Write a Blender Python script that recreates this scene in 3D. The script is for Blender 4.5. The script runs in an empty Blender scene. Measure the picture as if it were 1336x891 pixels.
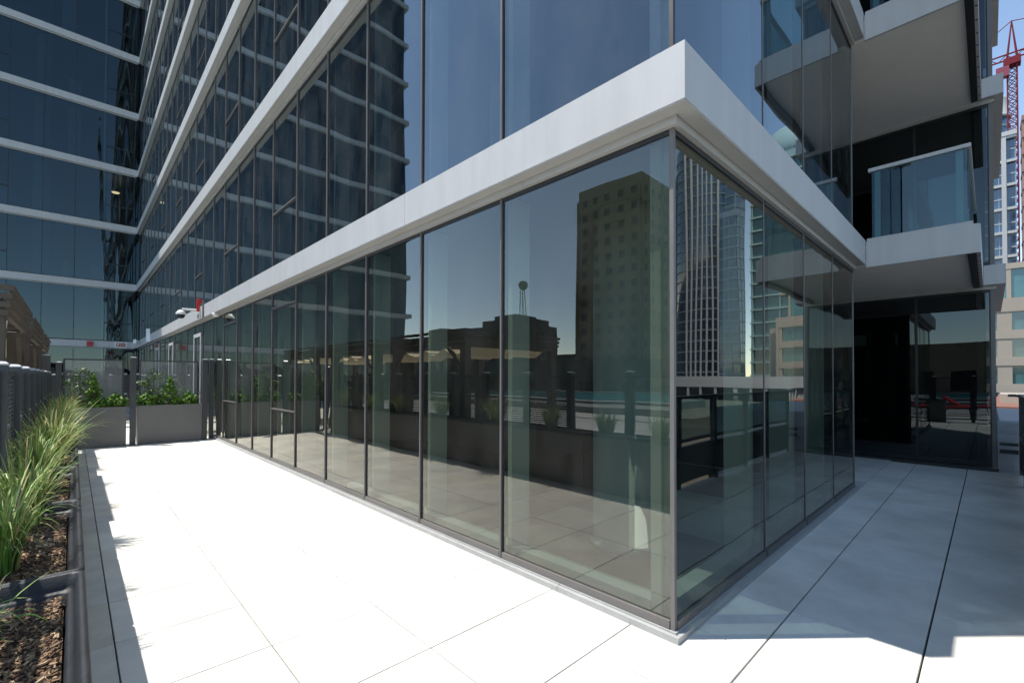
import bpy, math, random
from mathutils import Vector, Matrix
random.seed(7)
D = bpy.data; SC = bpy.context.scene; COL = SC.collection
# ------------------------------------------------------------------ camera
cd = D.cameras.new('camera'); cam = D.objects.new('camera', cd); COL.objects.link(cam); SC.camera = cam
YAW, PITCH, ROLL = .7643, .0134, .0020
F0 = Vector((math.sin(YAW), math.cos(YAW), 0)); R0 = Vector((math.cos(YAW), -math.sin(YAW), 0)); U0 = Vector((0, 0, 1))
F = F0*math.cos(PITCH) + U0*math.sin(PITCH); U2 = U0*math.cos(PITCH) - F0*math.sin(PITCH)
Rr = R0*math.cos(ROLL) + U2*math.sin(ROLL); Uu = U2*math.cos(ROLL) - R0*math.sin(ROLL)
M = Matrix(((Rr.x, Uu.x, -F.x, -2.8524), (Rr.y, Uu.y, -F.y, -1.4421), (Rr.z, Uu.z, -F.z, 1.7), (0, 0, 0, 1)))
cam.matrix_world = M
cd.sensor_width = 36; cd.lens = 596.88/1336*36; cd.shift_y = (484.43-445.5)/1336
cd.clip_start = .03; cd.clip_end = 4000
# ------------------------------------------------------------------ world, sun, exposure
SUN_EL = math.radians(66.5); SX, SY = -.735, .678          # towards the sun (horizontal)
w = D.worlds.new('World'); SC.world = w; w.use_nodes = True
nt = w.node_tree; bg = nt.nodes['Background']
sky = nt.nodes.new('ShaderNodeTexSky'); sky.sky_type = 'NISHITA'; sky.sun_disc = False
sky.sun_elevation = SUN_EL; sky.sun_rotation = math.atan2(SX, SY)
sky.air_density = .75; sky.dust_density = .05; sky.ozone_density = 3.0; sky.altitude = 200
wbm = nt.nodes.new('ShaderNodeVectorMath'); wbm.operation = 'MULTIPLY'; wbm.inputs[1].default_value = (1.12, 1.0, .83)
nt.links.new(sky.outputs[0], wbm.inputs[0]); nt.links.new(wbm.outputs[0], bg.inputs[0]); bg.inputs[1].default_value = .15
sl = D.lights.new('sun', 'SUN'); so = D.objects.new('sun', sl); COL.objects.link(so)
sl.energy = 2.8; sl.angle = math.radians(.53); sl.color = (1, .97, .93)
sd = Vector((SX*math.cos(SUN_EL), SY*math.cos(SUN_EL), math.sin(SUN_EL)))
so.rotation_euler = sd.to_track_quat('Z', 'Y').to_euler(); so.location = (0, 0, 60)
SC.view_settings.view_transform = 'Standard'; SC.view_settings.look = 'None'
SC.view_settings.exposure = 1.25; SC.view_settings.gamma = 1; SC.view_settings.use_curve_mapping = False
SC.render.engine = 'CYCLES'
try:
    SC.cycles.max_bounces = 12; SC.cycles.transparent_max_bounces = 24; SC.cycles.glossy_bounces = 5
except Exception: pass

# ------------------------------------------------------------------ materials
MATS = {}
def mat(name, col, rough=.6, metal=0., var=.0, vscale=3., bump=0., bscale=40., spec=.5, stretch=None, attr=None):
    if name in MATS: return MATS[name]
    m = D.materials.new(name); m.use_nodes = True; t = m.node_tree; b = t.nodes['Principled BSDF']
    b.inputs['Roughness'].default_value = rough; b.inputs['Metallic'].default_value = metal
    b.inputs['Specular IOR Level'].default_value = spec
    b.inputs['Base Color'].default_value = (*col, 1)
    tc = t.nodes.new('ShaderNodeTexCoord'); mp = t.nodes.new('ShaderNodeMapping')
    t.links.new(tc.outputs['Object'], mp.inputs[0])
    if stretch: mp.inputs['Scale'].default_value = stretch
    src = None
    if attr:
        a = t.nodes.new('ShaderNodeAttribute'); a.attribute_name = attr; src = a.outputs['Color']
    if var > 0:
        n = t.nodes.new('ShaderNodeTexNoise'); n.inputs['Scale'].default_value = vscale; n.inputs['Detail'].default_value = 6
        n.inputs['Roughness'].default_value = .62
        t.links.new(mp.outputs[0], n.inputs[0])
        mr = t.nodes.new('ShaderNodeMapRange'); mr.inputs[1].default_value = .3; mr.inputs[2].default_value = .7
        mr.inputs[3].default_value = 1-var; mr.inputs[4].default_value = 1+var
        t.links.new(n.outputs[0], mr.inputs[0])
        mx = t.nodes.new('ShaderNodeVectorMath'); mx.operation = 'SCALE'
        if src: t.links.new(src, mx.inputs[0])
        else: mx.inputs[0].default_value = col
        t.links.new(mr.outputs[0], mx.inputs['Scale']); src = mx.outputs[0]
        rr = t.nodes.new('ShaderNodeMapRange'); rr.inputs[3].default_value = max(.02, rough-.08); rr.inputs[4].default_value = min(1, rough+.08)
        t.links.new(n.outputs[0], rr.inputs[0]); t.links.new(rr.outputs[0], b.inputs['Roughness'])
    if src: t.links.new(src, b.inputs['Base Color'])
    if bump > 0:
        n2 = t.nodes.new('ShaderNodeTexNoise'); n2.inputs['Scale'].default_value = bscale; n2.inputs['Detail'].default_value = 4
        t.links.new(mp.outputs[0], n2.inputs[0])
        bp = t.nodes.new('ShaderNodeBump'); bp.inputs['Strength'].default_value = bump; bp.inputs['Distance'].default_value = .01
        t.links.new(n2.outputs[0], bp.inputs['Height']); t.links.new(bp.outputs[0], b.inputs['Normal'])
    MATS[name] = m; return m

def glass(name, tint, refl=.12, gcol=(.9, .96, 1), wave=.0, wscale=(.5, .5, .25), rough=.0, dirt=.0, power=5.):
    m = D.materials.new(name); m.use_nodes = True; t = m.node_tree; t.nodes.remove(t.nodes['Principled BSDF'])
    out = t.nodes['Material Output']
    tr = t.nodes.new('ShaderNodeBsdfTransparent'); tr.inputs[0].default_value = (*tint, 1)
    gl = t.nodes.new('ShaderNodeBsdfGlossy'); gl.inputs['Color'].default_value = (*gcol, 1); gl.inputs['Roughness'].default_value = rough
    lw = t.nodes.new('ShaderNodeLayerWeight'); lw.inputs[0].default_value = .5
    # schlick: refl + (1-refl)*facing^power
    pw = t.nodes.new('ShaderNodeMath'); pw.operation = 'POWER'; pw.inputs[1].default_value = power
    t.links.new(lw.outputs['Facing'], pw.inputs[0])
    mr = t.nodes.new('ShaderNodeMapRange'); mr.inputs[3].default_value = refl; mr.inputs[4].default_value = .85
    t.links.new(pw.outputs[0], mr.inputs[0])
    mx = t.nodes.new('ShaderNodeMixShader')
    t.links.new(mr.outputs[0], mx.inputs[0]); t.links.new(tr.outputs[0], mx.inputs[1]); t.links.new(gl.outputs[0], mx.inputs[2])
    last = mx.outputs[0]
    tc = t.nodes.new('ShaderNodeTexCoord')
    if wave > 0:
        mp = t.nodes.new('ShaderNodeMapping'); mp.inputs['Scale'].default_value = wscale
        t.links.new(tc.outputs['Object'], mp.inputs[0])
        n = t.nodes.new('ShaderNodeTexNoise'); n.inputs['Scale'].default_value = 1; n.inputs['Detail'].default_value = .5
        t.links.new(mp.outputs[0], n.inputs[0])
        bp = t.nodes.new('ShaderNodeBump'); bp.inputs['Strength'].default_value = 1; bp.inputs['Distance'].default_value = wave
        t.links.new(n.outputs[0], bp.inputs['Height']); t.links.new(bp.outputs[0], gl.inputs['Normal'])
    if dirt > 0:
        df = t.nodes.new('ShaderNodeBsdfDiffuse'); df.inputs[0].default_value = (.55, .55, .52, 1)
        mp2 = t.nodes.new('ShaderNodeMapping'); mp2.inputs['Scale'].default_value = (1.6, 1.6, .8)
        t.links.new(tc.outputs['Object'], mp2.inputs[0])
        n3 = t.nodes.new('ShaderNodeTexNoise'); n3.inputs['Scale'].default_value = 1.3; n3.inputs['Detail'].default_value = 8; n3.inputs['Roughness'].default_value = .7
        t.links.new(mp2.outputs[0], n3.inputs[0])
        m3 = t.nodes.new('ShaderNodeMapRange'); m3.inputs[1].default_value = .38; m3.inputs[2].default_value = .75
        m3.inputs[3].default_value = 0; m3.inputs[4].default_value = dirt
        t.links.new(n3.outputs[0], m3.inputs[0])
        mx2 = t.nodes.new('ShaderNodeMixShader'); t.links.new(m3.outputs[0], mx2.inputs[0])
        t.links.new(last, mx2.inputs[1]); t.links.new(df.outputs[0], mx2.inputs[2]); last = mx2.outputs[0]
    t.links.new(last, out.inputs[0]); MATS[name] = m; return m

G_TERR = glass('terrace_glass', (.30, .355, .315), refl=.12, gcol=(1., .98, .90), wave=.0042, wscale=(1.3, 1.3, .5), dirt=.03, power=3.4)
G_UP = glass('upper_glass', (.2, .25, .27), refl=.145, gcol=(.80, .90, .95), wave=.010, wscale=(.6, .6, .35), dirt=.05, power=3.2)
G_WING = glass('wing_glass', (.13, .2, .24), refl=.07, gcol=(.58, .78, .86), wave=.02, wscale=(1.6, .5, .12), power=3.5)
G_SIDE = glass('side_glass', (.08, .095, .10), refl=.055, gcol=(.8, .92, .97), wave=.004, wscale=(.4, .6, .3), power=3.5)
G_RAIL = glass('rail_glass', (.60, .72, .72), refl=.05, gcol=(.8, .92, .95))
BAND = mat('band_aluminium', (.45, .443, .43), .5, .0, var=.06, vscale=3.2, stretch=(2.2, 2.2, .3), bump=.04, bscale=1.5, spec=.4)
TRIM = mat('trim_aluminium', (.38, .37, .35), .45, .0, var=.05)
SOFF = mat('soffit_paint', (.80, .74, .66), .7, var=.03)
MULL = mat('mullion_bronze', (.15, .14, .13), .5, .1, var=.1)
GASK = mat('gasket_black', (.02, .02, .022), .5)
SILL = mat('sill_white', (.36, .36, .345), .45, var=.08, vscale=9)
PAVE = mat('paver_concrete', (.52, .53, .53), .85, var=.15, vscale=1.7, bump=.12, bscale=160, attr='tone', spec=.25)
TILE = mat('tile_porcelain', (.40, .40, .375), .7, var=.12, vscale=4, bump=.1, bscale=120, attr='tone', spec=.3)
DARKBASE = mat('joint_dark', (.03, .03, .03), .9)
PLNT = mat('planter_metal', (.15, .145, .14), .5, .15, var=.06, vscale=2, spec=.4)
LINER = mat('black_plastic', (.013, .014, .016), .55, var=.25, vscale=14, bump=.15, bscale=90)
FENCE = mat('fence_paint', (.05, .053, .057), .42, .2, var=.1)
FCAP = mat('cap_metal', (.30, .31, .32), .35, .4)
MULCH = mat('wood_mulch', (.12, .07, .04), .95, var=.6, vscale=45, bump=.9, bscale=70)
CHIP = mat('mulch_chips', (.2, .12, .07), .9, attr='tone')
LEAF = mat('grass_blades', (.1, .2, .03), .5, attr='tone', spec=.35)
FOL = mat('shrub_leaves', (.06, .12, .02), .5, attr='tone', spec=.35)
BARK = mat('bark', (.09, .07, .05), .9, var=.3, vscale=30)
WOOD = mat('pergola_wood', (.065, .052, .038), .7, var=.18, vscale=6, stretch=(1, .2, 1))
CANV = mat('canopy_canvas', (.72, .62, .42), .9)
INFL = mat('interior_floor', (.13, .115, .10), .7, var=.12)
INWL = mat('interior_wall', (.16, .17, .165), .8, var=.1, vscale=.6)
INCE = mat('interior_ceiling', (.3, .31, .3), .8)
INWH = mat('interior_white', (.78, .80, .76), .6)
CURT = mat('curtain_fabric', (.30, .33, .33), .9, var=.1)
BLACK = mat('black_metal', (.02, .021, .023), .4, .3)
RED = mat('red_enamel', (.42, .012, .012), .35, var=.05)
WHT = mat('white_plastic', (.66, .65, .60), .4)
WATER = mat('pool_water', (.05, .38, .46), .06, spec=.6, bump=.25, bscale=3)
ROOFG = mat('roof_membrane', (.30, .32, .34), .45, .3, var=.12, bump=.8, bscale=7, stretch=(.6, .6, 3))

# ------------------------------------------------------------------ mesh builder
class MB:
    def __init__(s): s.v = []; s.f = []; s.c = []; s.mi = []; s.m = 0
    def face(s, pts, col=None):
        i = len(s.v); s.v += [tuple(p) for p in pts]; s.f.append(tuple(range(i, i+len(pts)))); s.c.append(col); s.mi.append(s.m)
    def box(s, a, b, col=None):
        x0, y0, z0 = a; x1, y1, z1 = b
        if x0 > x1: x0, x1 = x1, x0
        if y0 > y1: y0, y1 = y1, y0
        if z0 > z1: z0, z1 = z1, z0
        i = len(s.v)
        s.v += [(x0, y0, z0), (x1, y0, z0), (x1, y1, z0), (x0, y1, z0), (x0, y0, z1), (x1, y0, z1), (x1, y1, z1), (x0, y1, z1)]
        for q in ((0, 3, 2, 1), (4, 5, 6, 7), (0, 1, 5, 4), (1, 2, 6, 5), (2, 3, 7, 6), (3, 0, 4, 7)):
            s.f.append(tuple(i+k for k in q)); s.c.append(col); s.mi.append(s.m)
        return s
    def bbox(s, a, b, r=.005, col=None):
        # box with chamfered top edges
        x0, y0, z0 = a; x1, y1, z1 = b
        s.rings([[(x0, y0, z0), (x1, y0, z0), (x1, y1, z0), (x0, y1, z0)], [(x0, y0, z1-r), (x1, y0, z1-r), (x1, y1, z1-r), (x0, y1, z1-r)],
                 [(x0+r, y0+r, z1), (x1-r, y0+r, z1), (x1-r, y1-r, z1), (x0+r, y1-r, z1)]], True, True, col)
        return s
    def rings(s, rr, cap0=False, cap1=False, col=None):
        n = len(rr[0]); i = len(s.v)
        for r in rr: s.v += [tuple(p) for p in r]
        for k in range(len(rr)-1):
            for j in range(n):
                a = i+k*n+j; b = i+k*n+(j+1) % n
                s.f.append((a, b, b+n, a+n)); s.c.append(col); s.mi.append(s.m)
        if cap0: s.f.append(tuple(i+j for j in reversed(range(n)))); s.c.append(col); s.mi.append(s.m)
        if cap1: s.f.append(tuple(i+(len(rr)-1)*n+j for j in range(n))); s.c.append(col); s.mi.append(s.m)
        return s
    def tube(s, a, b, r0, r1=None, n=8, col=None):
        if r1 is None: r1 = r0
        a = Vector(a); b = Vector(b); d = (b-a).normalized()
        x = d.cross(Vector((0, 0, 1)));
        if x.length < .01: x = d.cross(Vector((0, 1, 0)))
        x.normalize(); y = d.cross(x)
        s.rings([[p + (x*math.cos(t)+y*math.sin(t))*r for t in [2*math.pi*k/n for k in range(n)]] for p, r in ((a, r0), (b, r1))], True, True, col)
        return s
    def lathe(s, c, prof, n=24, col=None):
        cx, cy, cz = c
        s.rings([[(cx+r*math.cos(2*math.pi*k/n), cy+r*math.sin(2*math.pi*k/n), cz+z) for k in range(n)] for r, z in prof], True, True, col)
        return s
    def build(s, name, m, parent=None, smooth=False, loc=None):
        me = D.meshes.new(name)
        v = s.v
        if loc: v = [(p[0]-loc[0], p[1]-loc[1], p[2]-loc[2]) for p in v]
        me.from_pydata(v, [], s.f)
        for mm in (m if isinstance(m, (list, tuple)) else [m]): me.materials.append(mm)
        if any(s.mi): me.polygons.foreach_set('material_index', s.mi)
        if any(c is not None for c in s.c):
            at = me.color_attributes.new('tone', 'FLOAT_COLOR', 'CORNER'); arr = []
            for p, c in zip(me.polygons, s.c):
                arr += list((*(c or (.5, .5, .5)), 1))*p.loop_total
            at.data.foreach_set('color', arr)
        if smooth: me.polygons.foreach_set('use_smooth', [True]*len(me.polygons))
        me.update()
        o = D.objects.new(name, me); COL.objects.link(o)
        if parent: o.parent = parent
        if loc: o.location = loc
        return o
def tag(o, label=None, cat=None, group=None, kind=None):
    if label: o['label'] = label
    if cat: o['category'] = cat
    if group: o['group'] = group
    if kind: o['kind'] = kind
    return o
def empty(name, loc, label, cat, group=None):
    o = D.objects.new(name, None); COL.objects.link(o); o.location = loc; o.empty_display_size = .2
    return tag(o, label, cat, group)
def kid(mb, name, m, root, smooth=False):
    """part whose vertices are given in world space, parented to an unrotated root"""
    o = mb.build(name, m, root, smooth)
    l = root.location
    p = root.parent
    tot = Vector(l)
    while p is not None: tot += p.location; p = p.parent
    for v in o.data.vertices: v.co -= tot
    return o
def sub(mb, name, m, part, smooth=False): return kid(mb, name, m, part, smooth)

# ------------------------------------------------------------------ constants of the tower
Z1, FF, FH, OV = 3.777, 3.4685, .359, .165
GT = 3.353                                  # head of the ground floor glass
WY = 34.38                                  # plane of the wing
NF = 9
YB = [0, 1.665] + [1.665+1.352*k for k in range(1, 25)]      # mullions of the long face
YB = [y for y in YB if y < WY-.6]
XB = [0, 1.76, 3.09, 4.45, 5.77]
XE = 5.77; XR = 9.42; YR = -1.5

# ------------------------------------------------------------------ setting: terrace floor
g = MB(); g.box((-45, -14, -.6), (-3.4, 34.3, -.03)); g.box((-3.4, -1.92, -.6), (9.27, 34.3, -.03)); tag(g.build('terrace_base', DARKBASE), kind='structure')
fl = MB()
def paver(x0, x1, y0, y1, g0=.007, gy=.007, t=.015):
    c = .62*(1+random.uniform(-.06, .06)); k = random.uniform(-.008, .008)
    a = (x0+g0/2, y0+gy/2); b = (x1-g0/2, y1-gy/2); dz = random.uniform(-.0008, .0008)
    fl.bbox((a[0], a[1], -.029), (b[0], b[1], dz), .0025, (c*1.04+k, c, c*.90-k*1.5))
P = .716
ys = [.29+P*k for k in range(0, 47)]
for j, y0 in enumerate(ys):                                     # long side strip, x < 0
    y1 = y0+P
    x = -1.925
    if j % 4 == 3:
        fl_cuts = [-1.925, -.49, .03]
    else: fl_cuts = [-1.925, -1.21, -.49, .03]
    paver(-2.643, -1.925, y0, y1, .005)
    for a, b in zip(fl_cuts, fl_cuts[1:]): paver(a, b, y0, y1)
# rows in front of and beside the corner
rows = [(-.43, .29, [-2.643, -1.925, -1.21, -.49, .23]), (-.43, -.03, [.23, .94, 1.65, 2.37, 3.08, 3.8, 4.52, 5.23, 5.95, 6.6, 7.3, 8.0, 8.75, 9.25]),
        (-1.148, -.43, [-2.643, -1.925, -.49, .95, 2.36, 3.08, 4.5, 5.22, 6.58, 8.0, 9.25]),
        (-1.866, -1.148, [-2.643, -1.21, .23, 1.65, 3.08, 3.8, 5.2, 6.6, 8.0, 9.25]),
        (-.03, .69, [5.95, 6.6, 8.02, 9.40]), (.69, 1.41, [5.95, 7.3, 8.7, 9.4]), (1.41, 2.9, [5.95, 6.6, 8.02, 9.40]), (2.9, 5, [5.95, 7.3, 8.7, 9.4])]
for y0, y1, xs in rows:
    for a, b in zip(xs, xs[1:]):
        paver(a, b, y0, y1, .006, .011)
for j in range(-2, 0):                                          # terrace behind the camera
    y0 = -1.148+P*(j) - .0
    continue
    for i in range(-4, 17):
        x0 = -.49+P*2*i + (P if j % 2 else 0)
        if x0 + 2*P > 9.3 or x0 < -4: continue
        if j < -3 and x0 > -2.0: pass
        if y0+P < -1.86 and x0 > -1.2: continue
        paver(x0, x0+2*P, y0, y0+P)
tag(fl.build('terrace_floor', PAVE), kind='structure')
tl = MB()
def tile(x0, x1, y0, y1):
    c = .54*(1+random.uniform(-.1, .1)); k = random.uniform(-.012, .022)
    tl.bbox((x0+.003, y0+.002, -.029), (x1-.003, y1-.002, random.uniform(-.0008, .0008)), .002, (c*1.02+k, c+k*.4, c*.90-k))
for j, y0 in enumerate([-.43+P*k for k in range(0, 20)]):
    tile(-2.83, -2.645, y0, y0+P)
for k in range(-14, 24):
    for i in range(8):
        tile(-2.83-.72*(i+1), -2.83-.72*i, -.43+1.44*k, -.43+1.44*(k+1))
tag(tl.build('tile_strip', TILE), kind='structure')
pd = MB()
for i in range(26):
    for k in range(30):
        x0 = -8.59-1.4*(i+1); y0 = -13+1.5*k
        c = .42*(1+random.uniform(-.07, .07)); pd.bbox((x0+.003, y0+.003, -.029), (x0+1.397, y0+1.497, 0), .003, (c, c, c*.98))
tag(pd.build('pool_deck', PAVE), kind='structure')
# city ground far below
cg = MB(); cg.face([(-2500, -2500, -16), (2500, -2500, -16), (2500, 2500, -16), (-2500, 2500, -16)])
tag(cg.build('city_ground', mat('asphalt', (.05, .052, .055), .9, var=.4, vscale=.02)), kind='structure')

# ------------------------------------------------------------------ the tower
tower = empty('apartment_tower', (0, 0, 0), 'glass-clad tower with pale aluminium floor bands whose sharp corner points at the viewer', 'apartment tower')
def glass_pane(face, u0, u1, z0, z1, m, off=.0, tilt=.0012):
    """face 'x' : plane x=off, spans y ; face 'y': plane y=off, spans x. slight random tilt"""
    a, b, c, d = [random.uniform(-tilt, tilt) for _ in range(4)]
    d = a+c-b       # keep it planar
    mb = MB()
    if face == 'x': mb.face([(off+a, u1, z0), (off+b, u0, z0), (off+c, u0, z1), (off+d, u1, z1)])
    else: mb.face([(u0, off+a, z0), (u1, off+b, z0), (u1, off+c, z1), (u0, off+d, z1)])
    return mb
def frame_mb(mb, face, u0, u1, z0, z1, off, s=-1, vent=0, pr=.022, bot=.055):
    """mullion at u0, head and bottom rail; s is the outward direction sign"""
    def bx(ua, ub, da, db, za, zb):
        if face == 'x': mb.box((off+s*da, ua, za), (off+s*db, ub, zb))
        else: mb.box((ua, off+s*da, za), (ub, off+s*db, zb))
    if u0 > .01:
        mb.m = 0
        bx(u0-.008, u0+.008, -.02, pr, z0, z1)
        mb.m = 1
        bx(u0-.020, u0-.0081, -.03, pr*.25, z0, z1)
    mb.m = 1
    bx(u0+(.0081 if u0 > .01 else .0155), u0+.020, -.03, pr*.25, z0, z1)
    bx(u0+.0201, u1-.0201, -.03, .010, z1-.035, z1-.001)
    mb.m = 0
    bx(u0+.0201, u1-.0201, -.03, .020, z0, z0+bot)
    if vent:
        for zc in ([1.08, 3.05] if vent == 1 else [z0+1.13]):
            bx(u0+.0201, u1-.0201, -.03, .03, zc-.008, zc+.012)
            mb.m = 1; bx(u0+.0201, u1-.0201, -.03, .012, zc-.04, zc-.0081); mb.m = 0
cnt = 0
rest_g = MB(); rest_f = MB(); lin = MB()
VENTS = {5, 8, 11, 14, 17, 20, 23}
for fl_i in range(0, NF):
    z0 = .055 if fl_i == 0 else Z1+FF*(fl_i-1)+.002
    z1 = GT if fl_i == 0 else Z1+FF*fl_i-FH-.07
    gm = G_TERR if fl_i == 0 else G_UP
    for k in range(len(YB)):
        u0 = YB[k]; u1 = YB[k+1] if k+1 < len(YB) else WY-.02
        vent = (1 if fl_i == 0 else 2) if k in VENTS else 0
        pm = glass_pane('x', u0+.01, u1-.01, z0, z1, gm, 0.0, .0015 if fl_i else .0008)
        fm = MB(); frame_mb(fm, 'x', u0, u1, z0, z1, 0, -1, vent)
        if (fl_i <= 2 and k < 24) and not (fl_i == 2 and k < 5):
            wobj = kid(pm, 'window', gm, tower); sub(fm, 'frame', [MULL, GASK], wobj); cnt += 1
        else:
            i = len(rest_g.v); rest_g.v += pm.v; rest_g.f += [tuple(i+j for j in q) for q in pm.f]; rest_g.c += pm.c; rest_g.mi += pm.mi
            i = len(rest_f.v); rest_f.v += fm.v; rest_f.f += [tuple(i+j for j in q) for q in fm.f]; rest_f.c += fm.c; rest_f.mi += fm.mi
    for k in range(4):
        u0, u1 = XB[k], XB[k+1]
        pm = glass_pane('y', u0+.01, u1-.01, z0, z1, gm, 0.0, .0008)
        fm = MB(); frame_mb(fm, 'y', u0, u1, z0, z1, 0, -1, 0, .006)
        if fl_i <= 2:
            wobj = kid(pm, 'window', gm, tower); sub(fm, 'frame', [MULL, GASK], wobj); cnt += 1
        else:
            i = len(rest_g.v); rest_g.v += pm.v; rest_g.f += [tuple(i+j for j in q) for q in pm.f]; rest_g.c += pm.c; rest_g.mi += pm.mi
            i = len(rest_f.v); rest_f.v += fm.v; rest_f.f += [tuple(i+j for j in q) for q in fm.f]; rest_f.c += fm.c; rest_f.mi += fm.mi
tag(kid(rest_g, 'upper_glazing', G_UP, tower), kind='stuff'); tag(kid(rest_f, 'upper_frames', [MULL, GASK], tower), kind='stuff')
# bands, soffit lip, recessed trim
for L in range(0, NF):
    zt = Z1+FF*L; zb = zt-FH
    b = MB()
    cuts = [-OV] + [3.12+4.05*k for k in range(0, 8)]; cuts[-1] = WY-OV
    for a, c in zip(cuts, cuts[1:]): b.box((-OV, a+(.003 if a > 0 else 0), zb), (.04, c-.003, zt))
    b.box((.04, -OV, zb), (XE, .04, zt))
    b.box((.04, .0401, zb), (.10, WY-OV, zt-.001)); b.box((.1, .0401, zb), (XE, .10, zt-.001))
    kid(b, 'floor_band', BAND, tower)
    t = MB(); c2 = [-.05, 1.35] + [1.35+2.7*k for k in range(1, 12)]; c2 = [c for c in c2 if c < WY-1]+[WY-OV]
    for a, c in zip(c2, c2[1:]): t.box((-.05, a+(.003 if a > 0 else 0), zb-.066), (.08, c-.002, zb-.001))
    for a, c in zip([.08, 1.1, 3.8], [1.1, 3.8, XE-.01]): t.box((a+.002, -.05, zb-.066), (c-.002, .08, zb-.001))
    kid(t, 'head_trim', TRIM, tower)
    lip = MB(); lip.box((-OV+.004, -OV+.004, zb-.010), (-.052, WY-OV, zb-.0005)); lip.box((-.052, -OV+.004, zb-.010), (XE, -.052, zb-.0005))
    kid(lip, 'band_lip', TRIM, tower)
    s = MB(); s.box((.12, .12, zb+.02), (XE+.5, WY-.2, zt-.04)); s.m = 1; s.box((.12, .12, zb-.02), (XE+.4, WY-.2, zb+.018)); s.m = 0
    kid(s, 'floor_slab', [INFL, INCE], tower)
# end wall of the block (towards the recess) and core
e = MB(); e.box((XE-.015, -.008, .0), (XE+.012, .05, 40)); kid(e, 'end_post', MULL, tower)
ew = MB()
for L in range(NF): ew.face([(XE+.01, .05, .05 if L == 0 else Z1+FF*(L-1)), (XE+.01, 5, .05 if L == 0 else Z1+FF*(L-1)), (XE+.01, 5, GT+FF*L), (XE+.01, .05, GT+FF*L)])
kid(ew, 'end_glazing', G_SIDE, tower)
co = MB(); co.box((3.9, 4.9, 0), (XE, WY, 36)); co.box((2.9, 9.5, 0), (3.9, WY, 36)); 
for k in range(1, 8): co.box((.5, 5.4+4.056*k-.06, 0), (2.9, 5.4+4.056*k+.06, 33))
kid(co, 'interior_walls', INWL, tower)
inf = MB(); inf.box((.03, .03, -.02), (XE, WY-.2, .03)); kid(inf, 'ground_floor_slab', INFL, tower)
# deep white window reveals behind each mullion + low inner curb
for fl_i in (0, 1, 2, 3):
    z0 = .03 if fl_i == 0 else Z1+FF*(fl_i-1)+.002; z1 = Z1+FF*fl_i-FH-.03
    r = MB()
    for k, y in enumerate(YB):
        if k == 0: continue
        r.box((.11, y-.02, z0), (.34, y+.035, z1))
    r.box((.14, .1, z0), (.19, .22, z1)); r.box((.1, .14, z0), (.139, .22, z1))
    for x in XB[1:4]: r.box((x-.02, .11, z0), (x+.035, .36, z1))
    r.box((.11, .23, z0), (.25, 5.2, z0+.1)); r.box((.26, .11, z0), (XE-.1, .25, z0+.1))
    kid(r, 'window_reveals', INWH, tower)
cl = MB(); cl.lathe((1.22, 1.12, .03), [(.36, 0), (.36, .05), (.335, .06), (.335, 3.36)], 40); kid(cl, 'round_column', INWH, tower, True)
bn = MB(); bn.box((1.9, .45, .03), (2.05, 1.3, .33)); bn.box((1.85, .4, .331), (2.2, 1.4, .41)); kid(bn, 'interior_bench', INWH, tower)
cu = MB()
rc = random.Random(3)
for L in range(1, NF):
    for k in range(1, len(YB)-1):
        if rc.random() < .25:
            z0 = Z1+FF*(L-1)+.05; y0 = YB[k]+rc.uniform(0, .6); wdt = rc.uniform(.25, .8); n = 10
            for j in range(n):
                ya = y0+wdt*j/n; xa = .5+.03*math.sin(j*2.1)
                cu.face([(xa, ya, z0), (.5+.03*math.sin((j+1)*2.1), ya+wdt/n, z0), (.5+.03*math.sin((j+1)*2.1), ya+wdt/n, z0+2.9), (xa, ya, z0+2.9)])
tag(kid(cu, 'curtains', CURT, tower), kind='stuff')
# sill flashing
s = MB(); cs = [-.06, .95, 2.25] + [2.25+2.7*k for k in range(1, 12)]; cs = [c for c in cs if c < 33]
for a, c in zip(cs, cs[1:]):
    s.box((-.06, a+(.002 if a > 0 else 0), -.02), (-.0301, c-.002, .042)); s.box((-.03, a+(.002 if a > 0 else .0301), -.02), (.03, c-.002, .054))
s.box((.0301, -.0301, -.02), (XE+.03, .03, .053)); s.box((-.0299, -.06, -.02), (XE+.06, -.0302, .040)); s.box((-.0299, -.0301, -.02), (.03, -.0300, .053))
kid(s, 'sill_flashing', SILL, tower)
c = MB(); c.box((-.014, -.014, .055), (.015, .015, GT)); kid(c, 'corner_post', MULL, tower)
c = MB(); 
for L in range(1, NF): c.box((-.014, -.014, Z1+FF*(L-1)+.002), (.015, .015, Z1+FF*L-FH-.068))
kid(c, 'corner_post', GASK, tower)
# terrace doors in the far part of the long face
for yd in (15.2, 20.62, 24.66):
    d = MB(); y0 = yd+.08; y1 = yd+1.22
    d.box((-.05, y0, .06), (-.031, y0+.09, 3.06)); d.box((-.05, y1-.09, .06), (-.031, y1, 3.06)); d.box((-.05, y0+.09, 2.95), (-.031, y1-.09, 3.06)); d.box((-.05, y0+.09, .06), (-.031, y1-.09, .2))
    dd = kid(d, 'door', BAND, tower); h = MB(); h.box((-.10, y0+.03, 1.0), (-.08, y0+.05, 1.3)); h.box((-.08, y0+.03, 1.02), (-.051, y0+.05, 1.04)); h.box((-.08, y0+.03, 1.26), (-.051, y0+.05, 1.28)); sub(h, 'handle', MULL, dd)

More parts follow.
